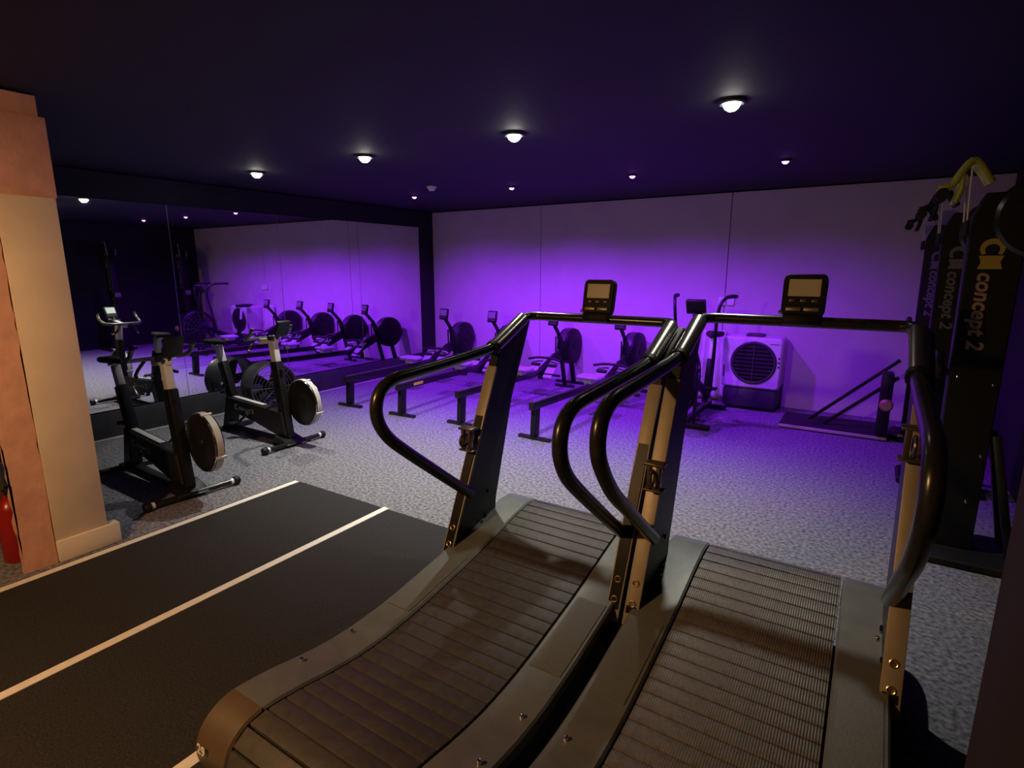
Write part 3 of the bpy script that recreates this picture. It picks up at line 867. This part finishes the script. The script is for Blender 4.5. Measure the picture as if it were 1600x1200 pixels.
# ------------------------------------------------------------------ fan bike near the back wall (faces the camera side)
t = thing('fan_bike', 'dark fan bike with swinging arms standing near the cooler', 'exercise bike', (-1.53, 5.82, 0))
for y, wv in ((-0.02, 0.5), (0.97, 0.4)):
    MB().box((0, y, 0.035), (wv, 0.06, 0.05), bev=0.012).build('floor_foot', 'black_plastic', t)
MB().bar((0, 0.0, 0.07), (0, 1.0, 0.07), 0.06, 0.06, bev=0.008).build('base_beam', 'black_steel', t)
fc = (0, 0.0, 0.52)
cage = MB()
for r in (0.06, 0.12, 0.18, 0.24, 0.30):
    for s in (-1, 1):
        cage.torus((s * (0.085 - 0.05 * (r / 0.30) ** 3), fc[1], fc[2]), 'X', r, 0.004, 40, 6)
for k in range(16):
    a = 2 * math.pi * k / 16
    d = Vector((0, math.cos(a), math.sin(a)))
    for s in (-1, 1):
        cage.tube([Vector(fc) + Vector((s * 0.085, 0, 0)) + d * 0.05, Vector(fc) + Vector((s * 0.075, 0, 0)) + d * 0.2, Vector(fc) + Vector((s * 0.03, 0, 0)) + d * 0.31], 0.0035, 6)
cage.build('fan_cage', 'fan_cage', t)
MB().torus(fc, 'X', 0.315, 0.022, 48, 10).build('cage_rim', 'black_steel', t)
blade = MB().box((0, 0.13, 0), (0.10, 0.22, 0.004), Matrix.Rotation(R(0), 3, 'X'), bev=0.001, seg=1).mesh('fan_blade', 'black_plastic')
for k in range(10):
    link('fan_blade', blade, t, fc, (2 * math.pi * k / 10, 0, 0))
MB().lathe([(0, -0.09), (0.05, -0.09), (0.05, 0.09), (0, 0.09)], fc, 'X', 20).build('fan_hub', 'black_plastic', t)
for s in (-1, 1):
    MB().bar((s * 0.08, 0.0, 0.05), (s * 0.08, 0.0, 0.55), 0.03, 0.05, up=(0, 1, 0), bev=0.005).build('fork', 'black_steel', t)
    arm = smooth_path([(s * 0.16, 0.28, 0.36), (s * 0.19, 0.20, 0.75), (s * 0.21, 0.12, 1.10), (s * 0.23, 0.13, 1.28), (s * 0.26, 0.22, 1.355), (s * 0.29, 0.36, 1.37), (s * 0.31, 0.50, 1.365)], 5)
    a = MB().tube(arm, 0.017, 12).build('swing_arm', 'black_steel', t)
    MB().tube(arm[-9:], 0.021, 12).build('arm_grip', 'black_matte', a)
    cr = MB().bar((s * 0.10, 0.36, 0.30), (s * 0.12, 0.36 - s * 0.12, 0.30 + s * 0.10), 0.02, 0.03, up=(1, 0, 0), bev=0.004).build('crank', 'black_satin', t)
    MB().box((s * 0.185, 0.36 - s * 0.12, 0.30 + s * 0.10), (0.10, 0.09, 0.025), bev=0.006).build('pedal', 'black_plastic', cr)
MB().bar((0, 0.05, 0.55), (0, 0.90, 0.18), 0.06, 0.08, bev=0.01).build('frame_tube', 'black_steel', t)
MB().bar((0, 0.75, 0.12), (0, 0.88, 0.62), 0.06, 0.06, up=(0, 1, 0), bev=0.008).build('seat_tube', 'black_steel', t)
MB().bar((0, 0.87, 0.58), (0, 0.915, 0.86), 0.04, 0.03, up=(0, 1, 0), bev=0.005).build('seat_post', 'aluminium', t)
sad = MB().prism([(-0.10, 0.14), (-0.04, 0.15), (0.04, 0.15), (0.10, 0.14), (0.09, 0.04), (0.04, -0.04), (0.02, -0.13), (-0.02, -0.13), (-0.04, -0.04), (-0.09, 0.04)], 0.0, 0.06, 'XY', 0.018).build('saddle', 'black_matte', t)
sad.location = (0, 0.93, 0.87)
MB().bar((0, 0.03, 0.82), (0, 0.10, 1.20), 0.05, 0.05, up=(0, 1, 0), bev=0.008).build('monitor_post', 'black_steel', t)
mo = MB().box((0, 0, 0), (0.20, 0.05, 0.16), bev=0.015).build('monitor', 'black_plastic', t)
mo.location = (0, 0.10, 1.27)
mo.rotation_euler = (R(25), 0, 0)
MB().box((0, 0.026, 0.01), (0.15, 0.004, 0.10)).build('screen', 'lcd_dark', mo)


# ------------------------------------------------------------------ evaporative cooler, sheet and sockets at the back wall
t = thing('air_cooler', 'white portable air cooler with round dark grille, standing by the back wall', 'air cooler', (-1.12, 7.13, 0), R(0))
MB().box((0, 0, 0.15), (0.60, 0.36, 0.24), bev=0.03).build('water_tank', 'cooler_dark', t)
ol = []
for sx, sz, a0 in ((1, 1, 0), (-1, 1, 90), (-1, -1, 180), (1, -1, 270)):
    for k in range(5):
        a = R(a0 + 90 * k / 4)
        ol.append((sx * 0.275 + 0.05 * math.cos(a), 0.57 + sz * 0.25 + 0.05 * math.sin(a)))
body = MB().prism(ol, -0.20, 0.17, 'XZ', 0.02).build('body', 'cooler_white', t)
gc = (0.025, -0.205, 0.578)
MB().lathe([(0.222, 0.012), (0.222, -0.008), (0.240, -0.012), (0.252, -0.004), (0.252, 0.012)], gc, 'Y', 48).build('grille_ring', 'cooler_dark', body)
MB().lathe([(0, 0.004), (0.225, 0.004), (0.225, 0.01), (0, 0.01)], gc, 'Y', 48).build('grille_back', 'black_matte', body)
for k in range(9):
    z = -0.18 + 0.045 * k
    hw = math.sqrt(0.222 ** 2 - z * z)
    MB().box((gc[0], gc[1] - 0.004, gc[2] + z), (2 * hw, 0.018, 0.006), Matrix.Rotation(R(28), 3, 'X')).build('slat', 'fan_cage', body)
MB().box((gc[0], gc[1] - 0.012, gc[2]), (0.010, 0.006, 0.43)).build('grille_bar', 'fan_cage', body)
for z in (0.05, 0.0, -0.05):
    MB().box((0.297, -0.203, 0.60 + z), (0.022, 0.008, 0.022), bev=0.004).build('control', 'button_grey', body)
MB().box((-0.295, -0.202, 0.46), (0.012, 0.006, 0.14), bev=0.002).build('level_window', 'black_plastic', body)
MB().box((0.24, -0.201, 0.805), (0.10, 0.003, 0.008)).build('name_strip', 'button_grey', body)
MB().box((0.0, 0.0, 0.885), (0.20, 0.16, 0.03), bev=0.012).build('top_handle', 'cooler_dark', t)
for sx in (-1, 1):
    for sy in (-1, 1):
        MB().lathe([(0, -0.012), (0.024, -0.012), (0.026, 0), (0.024, 0.012), (0, 0.012)], (sx * 0.25, sy * 0.13, 0.026), 'X', 16).build('castor', 'black_plastic', t)
# pale sheet hanging left of the cooler
nU, nV = 26, 16
sv = MB()
V = []
for i in range(nU + 1):
    row = []
    for j in range(nV + 1):
        u, v = i / nU, j / nV
        wd = 0.36 + 0.10 * (1 - v)
        row.append(sv.bm.verts.new((wd * (u - 0.5), 0.022 * math.sin(u * 17 + v * 2) * (1.1 - v * 0.7) + 0.012 * math.sin(u * 31 + 1), 0.04 + 0.86 * v)))
    V.append(row)
for i in range(nU):
    for j in range(nV):
        sv.bm.faces.new((V[i][j], V[i + 1][j], V[i + 1][j + 1], V[i][j + 1]))
sh = sv.build('hanging_sheet', 'cloth_white')
sh.location = (-1.66, 7.25, 0.0)
sm = sh.modifiers.new('thick', 'SOLIDIFY')
sm.thickness = 0.004
tag(sh, 'pale creased sheet hanging on the wall between fan bike and cooler', 'sheet')
for x, l in ((-1.575, 'white wall socket directly below the panel joint, left of a pair'), (-1.475, 'white wall socket on the right of a pair')):
    t = thing('wall_socket', l, 'socket', (x, Y_BACK, 1.26), 0, 'wall sockets above the cooler')
    MB().box((0, -0.014, 0), (0.085, 0.03, 0.10), bev=0.008).build('face_plate', 'socket_white', t)
    MB().box((0.0, -0.031, 0.02), (0.03, 0.008, 0.03), bev=0.003).build('switch', 'socket_white', t)

# low platform with two slanted bars in the far right corner
t = thing('platform_trainer', 'low dark platform with pale front edge and two slanted bars, far right corner', 'gym machine', (-0.2, 6.62, 0))
MB().box((-0.02, 0.02, 0.025), (0.96, 0.56, 0.05), bev=0.006).build('deck', 'black_matte', t)
MB().box((-0.02, -0.268, 0.028), (0.96, 0.016, 0.03), bev=0.003).build('edge_strip', 'pale_edge', t)
for p, q in (((-0.24, 0.10, 0.05), (0.50, 0.10, 0.76)), ((-0.10, -0.06, 0.05), (0.50, -0.06, 0.61))):
    MB().bar(p, q, 0.032, 0.032, bev=0.005).build('slanted_bar', 'black_steel', t)
MB().box((0.41, -0.18, 0.36), (0.10, 0.22, 0.62), bev=0.02).build('drive_unit', 'black_plastic', t)
MB().lathe([(0, -0.03), (0.045, -0.03), (0.058, -0.015), (0.058, 0.015), (0.045, 0.03), (0, 0.03)], (0.42, -0.31, 0.37), 'Y', 28).build('pulley_disc', 'copper_disc', t)

# fire extinguisher beside the wall stub
fx = thing('fire_extinguisher', 'red fire extinguisher standing left of the plaster wall stub', 'fire extinguisher', (-4.03, 0.955, 0))
MB().lathe([(0, 0.0), (0.07, 0.0), (0.075, 0.012), (0.075, 0.36), (0.06, 0.41), (0.028, 0.44), (0.028, 0.47), (0, 0.47)], seg=28).build('cylinder', 'red_paint', fx)
MB().box((0.02, 0, 0.50), (0.12, 0.025, 0.02), Matrix.Rotation(R(-12), 3, 'Y'), bev=0.005).build('lever', 'black_plastic', fx)
MB().box((0.02, 0, 0.465), (0.10, 0.022, 0.015), bev=0.004).build('carry_handle', 'black_plastic', fx)
MB().tube(smooth_path([(-0.02, 0, 0.46), (-0.07, 0, 0.44), (-0.092, 0, 0.36), (-0.09, 0, 0.16)], 5), 0.009, 8).build('hose', 'black_matte', fx)
fx.scale = (0.85, 0.85, 0.85)
